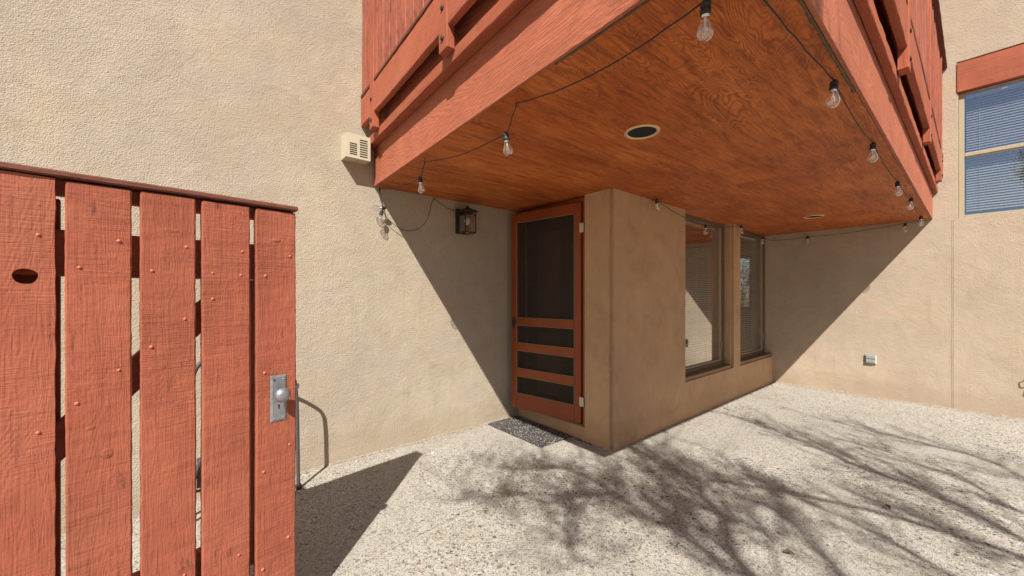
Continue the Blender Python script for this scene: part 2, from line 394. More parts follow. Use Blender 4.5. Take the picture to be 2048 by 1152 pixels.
def slab(name, F, outline, holes, thick, mat, parent=None, round_pts=(), rad=.02):
    """polygon in local (x,z), front face at local y=0, body going to y=-thick; round_pts: edges of the front to round over"""
    bm = bmesh.new(); es = []
    for loop in [outline]+list(holes):
        vs = [bm.verts.new((x, 0, z)) for x, z in loop]
        for i in range(len(vs)): es.append(bm.edges.new((vs[i], vs[(i+1) % len(vs)])))
    bmesh.ops.triangle_fill(bm, edges=es, use_beauty=True, use_dissolve=False)
    bmesh.ops.dissolve_limit(bm, angle_limit=.01, verts=bm.verts[:], edges=bm.edges[:])
    r = bmesh.ops.extrude_face_region(bm, geom=bm.faces[:])
    for v in r['geom']:
        if isinstance(v, bmesh.types.BMVert): v.co.y = -thick
    bmesh.ops.recalc_face_normals(bm, faces=bm.faces[:])
    if round_pts:
        sel = []
        for e in bm.edges:
            a, b = e.verts
            if abs(a.co.y) < 1e-6 and abs(b.co.y) < 1e-6 and len(e.link_faces) == 2:
                if abs(e.link_faces[0].normal.dot(e.link_faces[1].normal)) < .5:
                    m = (a.co+b.co)/2
                    if any(abs(m.x-p[0]) < .003 and abs(m.z-p[1]) < .003 for p in round_pts): sel.append(e)
        if sel: bmesh.ops.bevel(bm, geom=sel, offset=rad, segments=10, affect='EDGES')
    me = tomesh(bm, name)
    return place(name, me, F, parent, mat)
def struct(o): o['kind'] = 'structure'; return o
def mid(a, b): return ((a[0]+b[0])/2, (a[1]+b[1])/2)

# ============================================================ GROUND
XB_ = 7.0
bm = bmesh.new()
vs = [bm.verts.new(p) for p in ((-3000, -3000, 0), (3000, -3000, 0), (3000, 3000, 0), (-3000, 3000, 0))]
bm.faces.new(vs); g = place('ground', tomesh(bm, 'ground'), Matrix.Translation((0, 0, -.03)), None, plain('dry_soil', (.20, .145, .10), .95, scale=3, bump=.5)); struct(g)
struct(boxp('patio_slab', Matrix(), -3.2, XB_, -3.0, 3.4, -.12, 0, GROUND, None, 0))

# ============================================================ WALLS
YA, XB, YF, XP = 3.28, 6.94, 2.008, 2.80
FA = frame((0, YA, 0), (1, 0), (0, -1))          # local y = outward (-Y)
FB = frame((XB, 0, 0), (0, 1), (-1, 0))          # local y = outward (-X)
FF = frame((0, YF, 0), (1, 0), (0, -1))
wa = empty('stucco_wall', (1, YA, 0), 'tall sand stucco wall on the left behind the red gate, carrying the louvred vent box', 'wall')
slab('wall', FA, [(-5, 0), (3.0, 0), (3.0, 2.42), (7.2, 2.42), (7.2, 6.5), (-5, 6.5)], [], .22, STUCCO, wa)
wb = empty('stucco_wall', (XB, -1, 0), 'sand stucco wall at the far right with the blind-covered upper window', 'wall')
WY0, WY1, WZ0, WZ1 = -1.35, .125, 2.25, 3.725
hole = [(WY0, WZ0), (WY1, WZ0), (WY1, 4.09), (WY0, 4.09)]
slab('wall', FB, [(-6, 0), (2.309, 0), (2.309, 2.42), (3.279, 2.42), (3.279, 6.5), (-6, 6.5)], [hole], .22, STUCCO_R, wb,
     [mid(hole[0], hole[1]), mid(hole[1], hole[2])], .012)
# control joint bead below the window
bm = bmesh.new(); add_box(bm, -.004, .004, 0, .0025, 0.02, 2.24); add_box(bm, -.012, -.008, 0, .0015, 0.02, 2.24)
place('control_joint', tomesh(bm, 'joint'), FB @ Matrix.Translation((.17, .0005, 0)), wb, STUCCO_R)
W1a, W1b, W2a, SZ = 4.15, 5.40, 5.68, .435
bay = empty('stucco_bay', (XP, YF, 0), 'brown shaded stucco bay with two window openings jutting out under the balcony', 'wall')
ol = [(XP, 0), (6.939, 0), (6.939, SZ), (W2a, SZ), (W2a, 2.42), (W1b, 2.42), (W1b, SZ), (W1a, SZ), (W1a, 2.42), (XP, 2.42)]
slab('wall', FF, ol, [], .302, STUCCO_FINE, bay,
     [(XP, 1.21), mid((W2a, SZ), (W2a, 2.42)), mid((W1b, SZ), (W1b, 2.42)), mid((W1a, SZ), (W1a, 2.42)), mid((W1a, SZ), (W1b, SZ)), mid((6.939, SZ), (W2a, SZ))], .032)
FD = frame((XP, 0, 0), (0, 1), (-1, 0))          # door wall
boxp('doorstep_plinth', FD, 2.311, 3.279, -.20, -.012, 0, .125, STUCCO_FINE, bay, .008)

def lip(name, p0, p1, nrm, parent, mat, h=.016, dep=.012):
    """ragged bottom edge of the plaster where it meets the slab"""
    p0, p1 = Vector(p0), Vector(p1); L = (p1-p0).length; k = int(L/.022); bm = bmesh.new(); nrm = Vector(nrm)
    rows = []
    for i in range(k+1):
        p = p0.lerp(p1, i/k); hh = h*random.uniform(.15, 1.0)*(1 if random.random() > .12 else 2.0); dd = dep*random.uniform(.1, 1)
        rows.append([bm.verts.new(q) for q in (p+nrm*dd+Vector((0, 0, -.002)), p+nrm*(dd*.8)+Vector((0, 0, hh*.6)), p-nrm*.003+Vector((0, 0, hh)))])
    for A, B in zip(rows, rows[1:]):
        for j in range(2): bm.faces.new((A[j], B[j], B[j+1], A[j+1]))
    return place(name, tomesh(bm, name), Matrix(), parent, mat)
lip('plaster_edge', (-3, YA, 0), (XP, YA, 0), (0, -1, 0), wa, STUCCO)
lip('plaster_edge', (XB, -4, 0), (XB, YF, 0), (-1, 0, 0), wb, STUCCO_R)
lip('plaster_edge', (XP, YF, 0), (XB, YF, 0), (0, -1, 0), bay, STUCCO_FINE)
lip('plaster_edge', (XP, YF, 0), (XP, 2.32, 0), (-1, 0, 0), bay, STUCCO_FINE)
lip('plaster_edge', (XP+.012, 2.31, 0), (XP+.012, YA, 0), (-1, 0, 0), bay, STUCCO_FINE)
def crack(name, pts, parent=None):
    bm = bmesh.new()
    for a, b in zip(pts, pts[1:]):
        a, b = Vector(a), Vector(b); k = max(2, int((b-a).length/.03)); off = 0
        prev = None
        for i in range(k+1):
            p = a.lerp(b, i/k)+Vector((random.uniform(-.004, .004), random.uniform(-.004, .004), 0)); wd = random.uniform(.0004, .0016)
            q = (bm.verts.new(p+Vector((0, wd, 0))), bm.verts.new(p-Vector((0, wd, 0))))
            if prev: bm.faces.new((prev[0], q[0], q[1], prev[1]))
            prev = q
    return place(name, tomesh(bm, name), Matrix(), parent, plain('crack_dirt', (.10, .055, .03), .95))
struct(crack('ground_gap', [(-2, YA-.014, .001), (XP, YA-.014, .001)]))
struct(crack('ground_gap', [(XB-.014, -3, .001), (XB-.014, YF, .001)]))
# hairline crack running out from the doorstep to the left foreground
struct(crack('ground_crack', [(.5, 1.96, .001), (1.2, 2.017, .001), (1.77, 2.08, .001), (2.25, 2.04, .001)]))

# ============================================================ ROOMS BEHIND THE GLASS
def inner_room(x0, x1, y0, y1, z0, z1, holes_x1=(), open_sides=()):
    r = bpy.data.objects.new('interior_room', None); COL.objects.link(r); r.location = (x0, y0, z0); WM[r] = Matrix.Translation((x0, y0, z0)); r['kind'] = 'structure'
    F = Matrix(); t = .1
    boxp('floor', F, x0, x1, y0, y1, z0-t, z0, ROOM, r, 0)
    boxp('ceiling', F, x0, x1, y0, y1, z1, z1+t, ROOM, r, 0)
    if 'y1' not in open_sides: boxp('wall', F, x0-t, x1+t, y1, y1+t, z0-t, z1+t, ROOM, r, 0)
    if 'y0' not in open_sides: boxp('wall', F, x0-t, x1+t, y0-t, y0, z0-t, z1+t, ROOM, r, 0)
    if 'x0' not in open_sides: boxp('wall', F, x0-t, x0, y0, y1, z0, z1, ROOM, r, 0)
    slab('wall', frame((x1, 0, 0), (0, 1), (-1, 0)), [(y0, z0), (y1, z0), (y1, z1), (y0, z1)], holes_x1, t, ROOM, r)
    return r
rm = inner_room(3.12, 11.0, 2.312, 6.0, 0.02, 2.40, [[(3.3, 1.05), (4.05, 1.05), (4.05, 2.30), (3.3, 2.30)]], ('y0',))
boxp('wall', Matrix(), 7.17, 11.1, 2.2, 2.31, -.08, 2.5, ROOM, rm, 0)
boxp('mullion', Matrix(), 11.0, 11.08, 3.60, 3.70, 1.05, 2.30, BRONZE, rm, 0)
boxp('window_sill', Matrix(), 10.9, 11.15, 3.25, 4.1, 1.0, 1.05, BRONZE, rm, 0)
inner_room(7.17, 9.5, -2.2, 1.0, 1.6, 4.4, (), ('x0',))
# entry space behind the screen door
rm2 = bpy.data.objects.new('door_recess', None); COL.objects.link(rm2); rm2['kind'] = 'structure'; WM[rm2] = Matrix()
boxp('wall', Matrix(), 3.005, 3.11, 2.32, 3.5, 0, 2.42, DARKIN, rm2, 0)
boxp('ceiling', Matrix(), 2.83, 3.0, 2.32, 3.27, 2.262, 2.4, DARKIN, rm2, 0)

# ============================================================ WINDOWS
slat_cache = {}
def slat_mesh(L, wdt, tilt, key):
    if key in slat_cache: return slat_cache[key]
    bm = bmesh.new(); K = 4; top = []; bot = []
    for i in range(K+1):
        s = (i/K-.5); y = s*wdt; z = .0022*(1-(2*s)**2)
        yy = y*math.cos(tilt)-z*math.sin(tilt); zz = y*math.sin(tilt)+z*math.cos(tilt)
        top.append([bm.verts.new((-L/2, yy, zz)), bm.verts.new((L/2, yy, zz))])
        bot.append([bm.verts.new((-L/2, yy, zz-.0006)), bm.verts.new((L/2, yy, zz-.0006))])
    for A in (top, bot):
        for a, b in zip(A, A[1:]): bm.faces.new((a[0], a[1], b[1], b[0]))
    me = tomesh(bm, 'slat', True); me.materials.append(SLAT); slat_cache[key] = me; return me
def blind(parent, F, x0, x1, z0, z1, y, pitch, wdt, tilt, cords):
    hd = boxp('blind', F, x0, x1, y-.014, y+.014, z1-.028, z1, SLAT, parent, .002)
    me = slat_mesh(x1-x0-.006, wdt, tilt, (x1-x0, wdt, tilt)); n = int((z1-z0-.05)/pitch)
    for i in range(n):
        Mw = F @ Matrix.Translation(((x0+x1)/2, y, z1-.04-i*pitch)) @ Matrix.Rotation(random.uniform(-.0006, .0006), 4, 'Y') @ Matrix.Rotation(random.uniform(-.05, .05), 4, 'X')
        place('slat', me, Mw, hd)
    boxp('bottom_rail', F, x0, x1, y-.012, y+.012, z0, z0+.014, SLAT, hd, .002)
    for c in cords:
        tube('cord', [(c, y+wdt*.5+.001, z0+.01), (c, y+wdt*.5+.001, z1-.02)], .0013, CORD, hd, 5, F)
def bay_window(x0, x1, label, tl):
    t = empty('window', ((x0+x1)/2, YF+.1, SZ), label, 'window')
    z0, z1 = SZ+.002, 2.415; F = FF; yb = -.16   # local y is outward, frame sits 10 cm back
    # frame ring
    boxp('sill', F, x0, x1, -.105, -.012, z0, z0+.012, BRONZE, t, .002)
    boxp('frame', F, x0, x1, -.165, -.105, z0, z0+.05, BRONZE, t, .003)
    boxp('frame', F, x0, x1, -.165, -.105, 2.225, z1, BRONZE, t, .003)
    boxp('frame', F, x0, x0+.045, -.165, -.105, z0+.05, 2.225, BRONZE, t, .003)
    boxp('frame', F, x1-.05, x1, -.165, -.105, z0+.05, 2.225, BRONZE, t, .003)
    boxp('sash', F, x1-.115, x1-.052, -.16, -.118, z0+.052, 2.223, BRONZE_L, t, .003)
    boxp('sash', F, x0+.047, x1-.117, -.16, -.118, z0+.052, z0+.077, BRONZE_L, t, .002)
    boxp('glass', F, x0+.04, x1-.10, -.142, -.138, z0+.06, 2.226, GLASS if tl < -10 else GLASS2, t, 0)
    blind(t, F, x0+.05, x1-.12, z0+.07, 2.222, -.19, .029, .026, R(tl), [x0+.2, (x0+x1)/2, x1-.3])
    boxp('latch', F, x1-.09, x1-.075, -.118, -.10, z0+.22, z0+.30, BRONZE_L, t, .002)
bay_window(W1a, W1b, 'tall bronze-framed window with closed white blinds, nearer the screen door', -16)
bay_window(W2a, 6.938, 'tall bronze-framed window in the corner of the bay, landscape showing through its blinds', -3)

uw = empty('window', (XB, -.6, WZ0), 'upper right window with beige frame, blue-reflecting glass and white horizontal blinds under a red beam', 'window')
F = FB
boxp('frame', F, WY1-.045, WY1-.001, -.12, -.045, WZ0+.001, WZ1, BEIGE, uw, .003)
boxp('frame', F, WY0+.001, WY0+.045, -.12, -.045, WZ0+.001, WZ1, BEIGE, uw, .003)
boxp('frame', F, WY0+.045, WY1-.045, -.12, -.045, WZ0+.001, WZ0+.035, BEIGE, uw, .003)
boxp('frame', F, WY0+.045, WY1-.045, -.12, -.045, WZ1-.012, WZ1, BEIGE, uw, .003)
boxp('meeting_rail', F, WY0+.046, WY1-.046, -.115, -.05, 2.975, 3.015, BEIGE, uw, .003)
boxp('glass', F, WY0+.03, WY1-.04, -.075, -.071, 3.0, WZ1-.01, GLASS_UP, uw, 0)
boxp('glass', F, WY0+.03, WY1-.04, -.095, -.091, WZ0+.03, 2.99, GLASS_UP, uw, 0)
blind(uw, F, WY0+.05, WY1-.055, WZ0+.04, WZ1-.015, -.145, .030, .026, R(-50), [WY1-.16, WY1-.75])
boxp('sash_lock', F, WY1-.36, WY1-.315, -.07, -.055, WZ1-.06, WZ1-.045, BRIGHT, uw, .002)
lt = boxp('lintel_beam', F, WY0-.03, WY1+.012, -.06, .010, WZ1+.006, 4.07, RED_X, None, rough='x', step=.05, warp=.001)
rootprops(lt, 'red painted timber beam set over the upper right window', 'beam')

# ============================================================ SCREEN DOOR
hinge = (2.785, 2.345)
Fd = frame((*hinge, 0), (-.153, .988), (-.988, -.153))
sd = empty('screen_door', (*hinge, 0), 'varnished orange-brown screen door standing slightly ajar under the balcony', 'door')
DW = .86; z0, z1 = .155, 2.215
boxp('stile', Fd, .0, .068, -.03, 0, z0, z1, DOORZ, sd, .003)
boxp('stile', Fd, DW-.075, DW, -.03, 0, z0, z1, DOORZ, sd, .003)
rails = [(2.115, z1), (1.03, 1.112), (.762, .845), (.492, .577), (z0, .312)]
for a, b in rails: boxp('rail', Fd, .0685, DW-.0755, -.0295, -.0005, a, b, DOORX, sd, .003)
opens = [(1.112, 2.115), (.845, 1.03), (.577, .762), (.312, .492)]
for a, b in opens:
    s = boxp('screen', Fd, .069, DW-.076, -.018, -.017, a, b, SCREEN, sd, 0)
    bm = bmesh.new(); x0, x1 = .070, DW-.077; e = .003
    add_box(bm, x0, x1, -.004, .0005, a+.0005, a+e); add_box(bm, x0, x1, -.004, .0005, b-e, b-.0005)
    add_box(bm, x0, x0+e, -.004, .0005, a+e, b-e); add_box(bm, x1-e, x1, -.004, .0005, a+e, b-e)
    place('bead', tomesh(bm, 'bead'), Fd, s, BEAD)
for hz in (1.975, .36):
    h = boxp('hinge', Fd, -.032, .012, .0005, .0035, hz-.042, hz+.042, HINGE, sd, .001)
    tube('pin', [(-.012, .005, hz-.045), (-.012, .005, hz+.045)], .005, HINGE, h, 8, Fd)
boxp('latch', Fd, DW-.06, DW-.035, .0005, .012, 1.02, 1.10, BLACK, sd, .003)
tube('pull_handle', [(DW-.05, .01, 1.0), (DW-.05, .035, 1.02), (DW-.05, .035, 1.10), (DW-.05, .01, 1.12)], .005, BLACK, sd, 8, Fd)
boxp('door_frame', FD, 2.312, 2.335, -.09, -.002, .126, 2.255, DOORZ, sd, .002)
boxp('door_frame', FD, 3.235, 3.277, -.09, -.002, .126, 2.255, DOORZ, sd, .002)
boxp('door_frame', FD, 2.336, 3.234, -.09, -.002, 2.222, 2.262, DOORX, sd, .002)
boxp('threshold', FD, 2.312, 3.277, -.10, .004, .127, .145, BRONZE, sd, .003)
idr = empty('entry_door', (2.95, 2.8, .13), 'dark entry door with pale jamb strip seen through the screen door', 'door')
boxp('door_panel', Matrix(), 2.93, 2.97, 2.53, 3.234, .15, 2.2, DARKIN, idr, .003)
boxp('inset_panel', Matrix(), 2.922, 2.931, 2.72, 3.07, 1.12, 2.02, plain('brown_panel', (.13, .065, .036), .5), idr, .004)
boxp('inset_panel', Matrix(), 2.922, 2.931, 2.72, 3.07, .3, .95, plain('brown_panel_low', (.13, .065, .036), .5), idr, .004)
boxp('jamb', Matrix(), 2.915, 2.97, 2.44, 2.529, .15, 2.2, LIGHTIN, idr, .003)
# doormat
dm = boxp('doormat', Matrix(), 2.375, 2.775, 2.45, 3.245, .001, .018, MATM, None, rough='y', step=.04, jit=.003, warp=.002)
rootprops(dm, 'black rubber mat with white speckles on the ground at the screen door', 'doormat')

# ============================================================ BALCONY
ZS = 2.275
bal = empty('balcony', (2.5, 1.5, ZS), 'red timber balcony overhead with slatted railing and orange plywood soffit', 'balcony')
Yr = .33                                     # right (south) fascia outer plane
def xl(y): return 1.20-.045*(YA-y)           # left (west) fascia outer plane, slightly out of square
uL = Vector((xl(YA)-xl(0), YA-0, 0)).normalized()
FLo = Vector((xl(Yr), Yr, 0))
FL = frame(FLo, (uL.x, uL.y), (-uL.y, uL.x))     # x runs from outer corner to the wall, y outward (-X)
LL = (YA-Yr)/uL.y-.006
FR = frame((xl(Yr), Yr, 0), (1, 0), (0, -1))     # x runs from corner to right wall, y outward (-Y)
LR = XB-xl(Yr)-.004
for F, L in ((FL, LL), (FR, LR)):
    left = F is FL; o_ = .112 if left else .090       # outer plane of the rails
    boxp('fascia', F, (.016 if not left else 0), L, -.015, 0, ZS-.003, 2.95, PLY_X, bal, .002)
    boxp('lower_rail', F, (-.064 if left else -.02), L, .002, o_-.048, 2.585, 2.655, RED_X, bal, rough='x', step=.08, warp=.001)
    boxp('upper_rail', F, (-.115 if left else -.075), L, o_-.042, o_-.004, 2.75, 2.975, RED_X, bal, rough='x', step=.08, warp=.001)
    boxp('base_strip', F, (-.10 if left else -.065), L, o_-.045, o_-.001, 2.985, 3.012, CAPW, bal, rough='x', step=.08, warp=.001)
    boxp('handrail_cap', F, (-.14 if left else 0.02), L, .0, o_+.028, 4.05, 4.085, CAPW, bal, rough='x', step=.08, warp=.001)
    boxp('top_strip', F, (-.09 if left else -.05), L, .012, .046, 3.96, 4.048, RED_X, bal, rough='x', step=.08, warp=.001)
    n = int((L+.04)/.14); pmesh = [rough_box_mesh(.095, .038, 1.03, 'z', step=.3, jit=.001, warp=.0008, name='picket') for _ in range(4)]
    for i in range(n+1):
        x = L-.055-i*.14
        if x < -.05: break
        Mw = F @ Matrix.Translation((x, o_-.030+random.uniform(-.003, .003), 3.012+.515)) @ Matrix.Rotation(random.uniform(-.004, .004), 4, 'Y')
        place('picket', pmesh[i % 4], Mw, bal, PICK)
for F, xs, o_ in ((FL, (2.65, 1.46, .27), .112), (FR, (.45, 2.09, 3.74, 5.44), .090)):
    for x in xs:
        p = boxp('post', F, x-.047, x+.047, o_-.046, o_+.002, 2.635, 4.04, RED_Z, bal, rough='z', step=.12, warp=.001)
        for bz in (2.70, 2.86):
            me = lathe_mesh([(0, .008), (.012, .008), (.014, .004), (.014, 0), (0, 0)], 10, 'bolt')
            place('bolt', me, F @ Matrix.Translation((x, o_+.002, bz)) @ Matrix.Rotation(R(-90), 4, 'X'), p, BLACK)
# deck body above the soffit
bm = bmesh.new(); pts = [(xl(Yr)-.045, Yr-.03), (XB-.012, Yr-.03), (XB-.012, YA-.012), (xl(YA)-.045, YA-.012)]
lo = [bm.verts.new((p[0], p[1], 2.952)) for p in pts]; hi = [bm.verts.new((p[0], p[1], 2.99)) for p in pts]
bm.faces.new(lo); bm.faces.new(hi)
for k in range(4): bm.faces.new((lo[k], lo[(k+1) % 4], hi[(k+1) % 4], hi[k]))
place('deck', tomesh(bm, 'deck'), Matrix(), bal, RED_X)
# soffit sheets (plywood, butt joints)
xs = [1.115, 3.52, 5.96, XB-.006]
ys = [Yr+.017, 1.30, 2.52, YA-.004]
for i in range(3):
    for j in range(3):
        x0, x1 = xs[i], xs[i+1]; y0, y1 = ys[j], ys[j+1]
        if i == 0:
            bm = bmesh.new()
            pts = [(xl(y0)+.017, y0), (x1-.0012, y0), (x1-.0012, y1-.0012), (xl(y1)+.017, y1-.0012)]
            cx = sum(p[0] for p in pts)/4; cy = sum(p[1] for p in pts)/4
            lo = [bm.verts.new((p[0]-cx, p[1]-cy, -.008)) for p in pts]; hi = [bm.verts.new((p[0]-cx, p[1]-cy, .008)) for p in pts]
            bm.faces.new(lo); bm.faces.new(hi)
            for k in range(4): bm.faces.new((lo[k], lo[(k+1) % 4], hi[(k+1) % 4], hi[k]))
            place('soffit_panel', tomesh(bm, 'soffit_panel'), Matrix.Translation((cx, cy, ZS+.008)), bal, SOFFIT)
        else:
            boxp('soffit_panel', Matrix(), x0+.0012, x1-.0012, y0, y1-.0012, ZS, ZS+.016, SOFFIT, bal, 0)
# splintered plywood edge near the outer corner
def splinter(F, L0, L1, y, parent):
    bm = bmesh.new(); x = L0; prev = None
    while x < L1:
        d = random.uniform(.002, .009); z = ZS-.002-random.uniform(0, .004)
        q = [bm.verts.new((x, y-d-.005, ZS-.0005)), bm.verts.new((x, y-d*.4-.004, z-.003)), bm.verts.new((x, y, z)), bm.verts.new((x, y, ZS+.004))]
        if prev:
            for k in range(3): bm.faces.new((prev[k], q[k], q[k+1], prev[k+1]))
        prev = q; x += random.uniform(.006, .03)
    place('splintered_edge', tomesh(bm, 'splint'), F, parent, SPLINT)
splinter(FL, .03, .75, -.016, bal); splinter(FR, .03, 1.25, -.016, bal)

# downlights
def downlight(x, y, label):
    t = empty('recessed_downlight', (x, y, ZS), label, 'light fixture', 'recessed lights in the balcony soffit')
    r = .086
    me = lathe_mesh([(r+.012, 0), (r+.011, -.005), (r, -.007), (r-.006, -.004), (r-.008, .004)], 40)
    place('trim_ring', me, Matrix.Translation((x, y, ZS-.001)), t, GOLD)
    me = lathe_mesh([(r-.009, -.0025), (r-.012, -.002), (r-.014, -.0028), (r-.02, -.0022), (0, -.0022)], 32)
    place('baffle', me, Matrix.Translation((x, y, ZS)), t, HOLE)
downlight(1.967, 1.209, 'pale gold ringed downlight in the middle of the orange soffit, the larger and nearer one')
downlight(5.638, 1.215, 'small downlight in the far right part of the soffit above the windows')

# ============================================================ STRING LIGHTS
sl_ = empty('string_lights', (1.2, .42, ZS), 'string of clear glass bulbs on black cable hooked round the edge of the balcony soffit', 'string lights')
socket_me = lathe_mesh([(0, .052), (.006, .052), (.010, .044), (.017, .040), (.018, .03), (.0165, .028), (.0165, .018), (.0185, .016), (.0185, .008), (.0165, 0), (.012, 0)], 16, 'socket')
glass_me = lathe_mesh([(.0115, .004), (.0125, -.004), (.015, -.014), (.020, -.028), (.0262, -.042), (.0295, -.054), (.0295, -.062), (.026, -.072), (.018, -.081), (.008, -.0855), (0, -.0865)], 28, 'bulb')
stem_me = lathe_mesh([(.009, .002), (.005, -.010), (.0035, -.024), (.0022, -.036), (0, -.038)], 10, 'stem')
collar_me = lathe_mesh([(.0135, .004), (.0138, -.006), (.0118, -.009)], 16, 'collar')
def fil_mesh():
    bm = bmesh.new(); pts = []
    for i in range(5):
        a = i*2*math.pi/5
        tube_bm(bm, [(.004*math.cos(a), .004*math.sin(a), -.024), (.009*math.cos(a+.3), .009*math.sin(a+.3), -.060)], .0006, 5)
    return tomesh(bm, 'filament')
FIL = fil_mesh()
glassobj = None
def bulb(p, tilt=(0, 0)):
    Mw = Matrix.Translation(p) @ Matrix.Rotation(tilt[0], 4, 'X') @ Matrix.Rotation(tilt[1], 4, 'Y')
    Mw = Mw @ Matrix.Scale(.88, 4)
    b = place('bulb', glass_me, Mw, sl_, BULBGLASS)
    place('socket', socket_me, Mw, b, RUBBER); place('glass_stem', stem_me, Mw, b, WHITE)
    place('collar', collar_me, Mw, b, BRIGHT); place('filament', FIL, Mw, b, GOLD)
def hook(p):
    p = Vector(p)
    pts = [p+Vector((0, 0, .015)), p+Vector((0, 0, -.004))]+[p+Vector((.009*math.sin(a), 0, -.013+.009*math.cos(a))) for a in [0.3*k for k in range(18)]]
    tube('hook', pts, .0016, BLACK, sl_, 6)
H = ZS
# bulbs: socket joint positions (glass hangs below p)
B = dict(b1=(1.215, .53, H-.065), b2=(2.099, .385, H-.055), b3=(3.14, .392, H-.055), b4=(4.365, .397, H-.055), b5=(5.18, .385, H-.055), b6=(6.43, .397, H-.06),
         l1=(1.215, 1.50, H-.155), l2=(1.262, 2.53, H-.125), f1=(3.458, 1.965, 2.235), f2=(4.56, 1.985, 2.12), f3=(5.56, 1.965, 2.225), f4=(6.42, 1.985, 2.16), r1=(6.90, 1.557, 2.165), r2=(6.86, .56, 2.205))
tilts = dict(b1=(.12, -.18), b2=(.05, .12), l1=(-.12, -.1), l2=(-.1, -.08), f1=(.2, -.5), b5=(.1, .3), b6=(0, .1))
for k, p in B.items(): bulb(p, tilts.get(k, (random.uniform(-.08, .08), random.uniform(-.08, .08))))
def sag(a, b, s, k=14):
    a, b = Vector(a), Vector(b)
    return [a.lerp(b, i/k)+Vector((0, 0, -4*s*(i/k)*(1-i/k))) for i in range(k+1)]
def up(p, d=.045): return (p[0], p[1], p[2]+d)
hooks = dict(h1=(1.185, 1.385, H-.018), h2=(1.221, 2.386, H-.018), h3=(1.235, 3.235, H-.018), hw=(1.755, 3.245, H-.018), hc=(1.14, .42, H-.018), e1=(3.41, 1.985, 2.262), e2=(5.60, 1.985, 2.262), e3=(6.88, 1.975, 2.19), e4=(6.87, .42, 2.255))
for k, p in hooks.items(): hook((p[0], p[1], p[2]+.006))
segs = [((2.02, 3.22, 2.17), hooks['hw'], .03), (hooks['h3'], up(B['l2'], .04), .035), (up(B['l2'], .03), hooks['h2'], .0),
        (hooks['h2'], up(B['l1'], .04), .035), (up(B['l1'], .03), hooks['h1'], 0), (hooks['h1'], up(B['b1']), .05), (up(B['b1']), hooks['hc'], .0),
        (hooks['hc'], up(B['b2']), .012), (up(B['b2']), up(B['b3']), .03), (up(B['b3']), up(B['b4']), .03), (up(B['b4']), up(B['b5']), .03), (up(B['b5']), up(B['b6']), .035),
        (up(B['b6']), hooks['e4'], .0), (hooks['e4'], up(B['r2'], .04), .0), (up(B['r2'], .04), up(B['r1'], .03), .02), (up(B['r1'], .03), hooks['e3'], .01), (hooks['e3'], up(B['f4'], .03), .01),
        (up(B['f4'], .03), hooks['e2'], .02), (hooks['e2'], up(B['f2'], .03), .01), (up(B['f2'], .03), up(B['f1'], .03), .03), (hooks['e1'], up(B['f1'], .03), 0)]
pl = []
for a, b, s in segs: 
    pts = sag(a, b, s)
    for i, p in enumerate(pts[1:-1]): p += Vector((random.uniform(-1, 1), random.uniform(-1, 1), random.uniform(-1, 1)))*.0018
    tube('wire', pts, .0028, RUBBER, sl_, 7)
# loose loop on the left wall with the dangling bulb in a torn paper wrap
loop = [hooks['hw'], (1.72, 3.24, 2.19), (1.70, 3.235, 2.09), (1.66, 3.235, 2.01), (1.60, 3.235, 1.955), (1.53, 3.235, 1.925), (1.46, 3.235, 1.92), (1.39, 3.235, 1.945), (1.32, 3.235, 1.99), (1.262, 3.225, 2.05), (1.25, 3.22, 2.12)]
def smooth(pts, it=2):
    pts = [Vector(p) for p in pts]
    for _ in range(it):
        q = [pts[0]]
        for a, b in zip(pts, pts[1:]): q += [a.lerp(b, .25), a.lerp(b, .75)]
        pts = q+[pts[-1]]
    return pts
tube('wire', smooth(loop), .0028, RUBBER, sl_, 7)
tube('wire', smooth([hooks['h3'], (1.225, 3.23, 2.2), (1.25, 3.22, 2.12)]), .0028, RUBBER, sl_, 7)
tube('wire', smooth([hooks['h3'], (1.25, 3.235, 2.16), (1.262, 3.23, 2.06)]), .0028, RUBBER, sl_, 7)
bulb((1.238, 3.205, 2.085), (.15, 1.35)); bulb((1.232, 3.20, 2.02), (.15, .15))

# ============================================================ WALL LANTERN
ln = empty('wall_lantern', (2.03, YA, 2.08), 'black square glass wall lantern with a round bulb, hung beside the screen door', 'lantern')
F = frame((2.06, YA, 0), (1, 0), (0, -1))
boxp('back_plate', F, -.055, .055, .001, .022, 1.955, 2.20, BLACK, ln, .004)
boxp('arm', F, -.012, .012, .022, .12, 2.165, 2.19, BLACK, ln, .002)
c = .135; h = .058
cap = boxp('roof', F, -.078, .078, c-.078, c+.078, 2.150, 2.160, BLACK, ln, .002)
bm = bmesh.new()
a = [bm.verts.new((x, y, 0)) for x, y in ((-.075, -.075), (.075, -.075), (.075, .075), (-.075, .075))]; b = [bm.verts.new((x, y, .03)) for x, y in ((-.02, -.02), (.02, -.02), (.02, .02), (-.02, .02))]
bm.faces.new(a); bm.faces.new(b)
for k in range(4): bm.faces.new((a[k], a[(k+1) % 4], b[(k+1) % 4], b[k]))
place('roof_peak', tomesh(bm, 'peak'), F @ Matrix.Translation((0, c, 2.160)), cap, BLACK)
boxp('finial', F, -.012, .012, c-.012, c+.012, 2.19, 2.212, BLACK, cap, .002)
for sx in (-1, 1):
    for sy in (-1, 1): boxp('bar', F, sx*h-.004, sx*h+.004, c+sy*h-.004, c+sy*h+.004, 1.955, 2.15, BLACK, ln, .001)
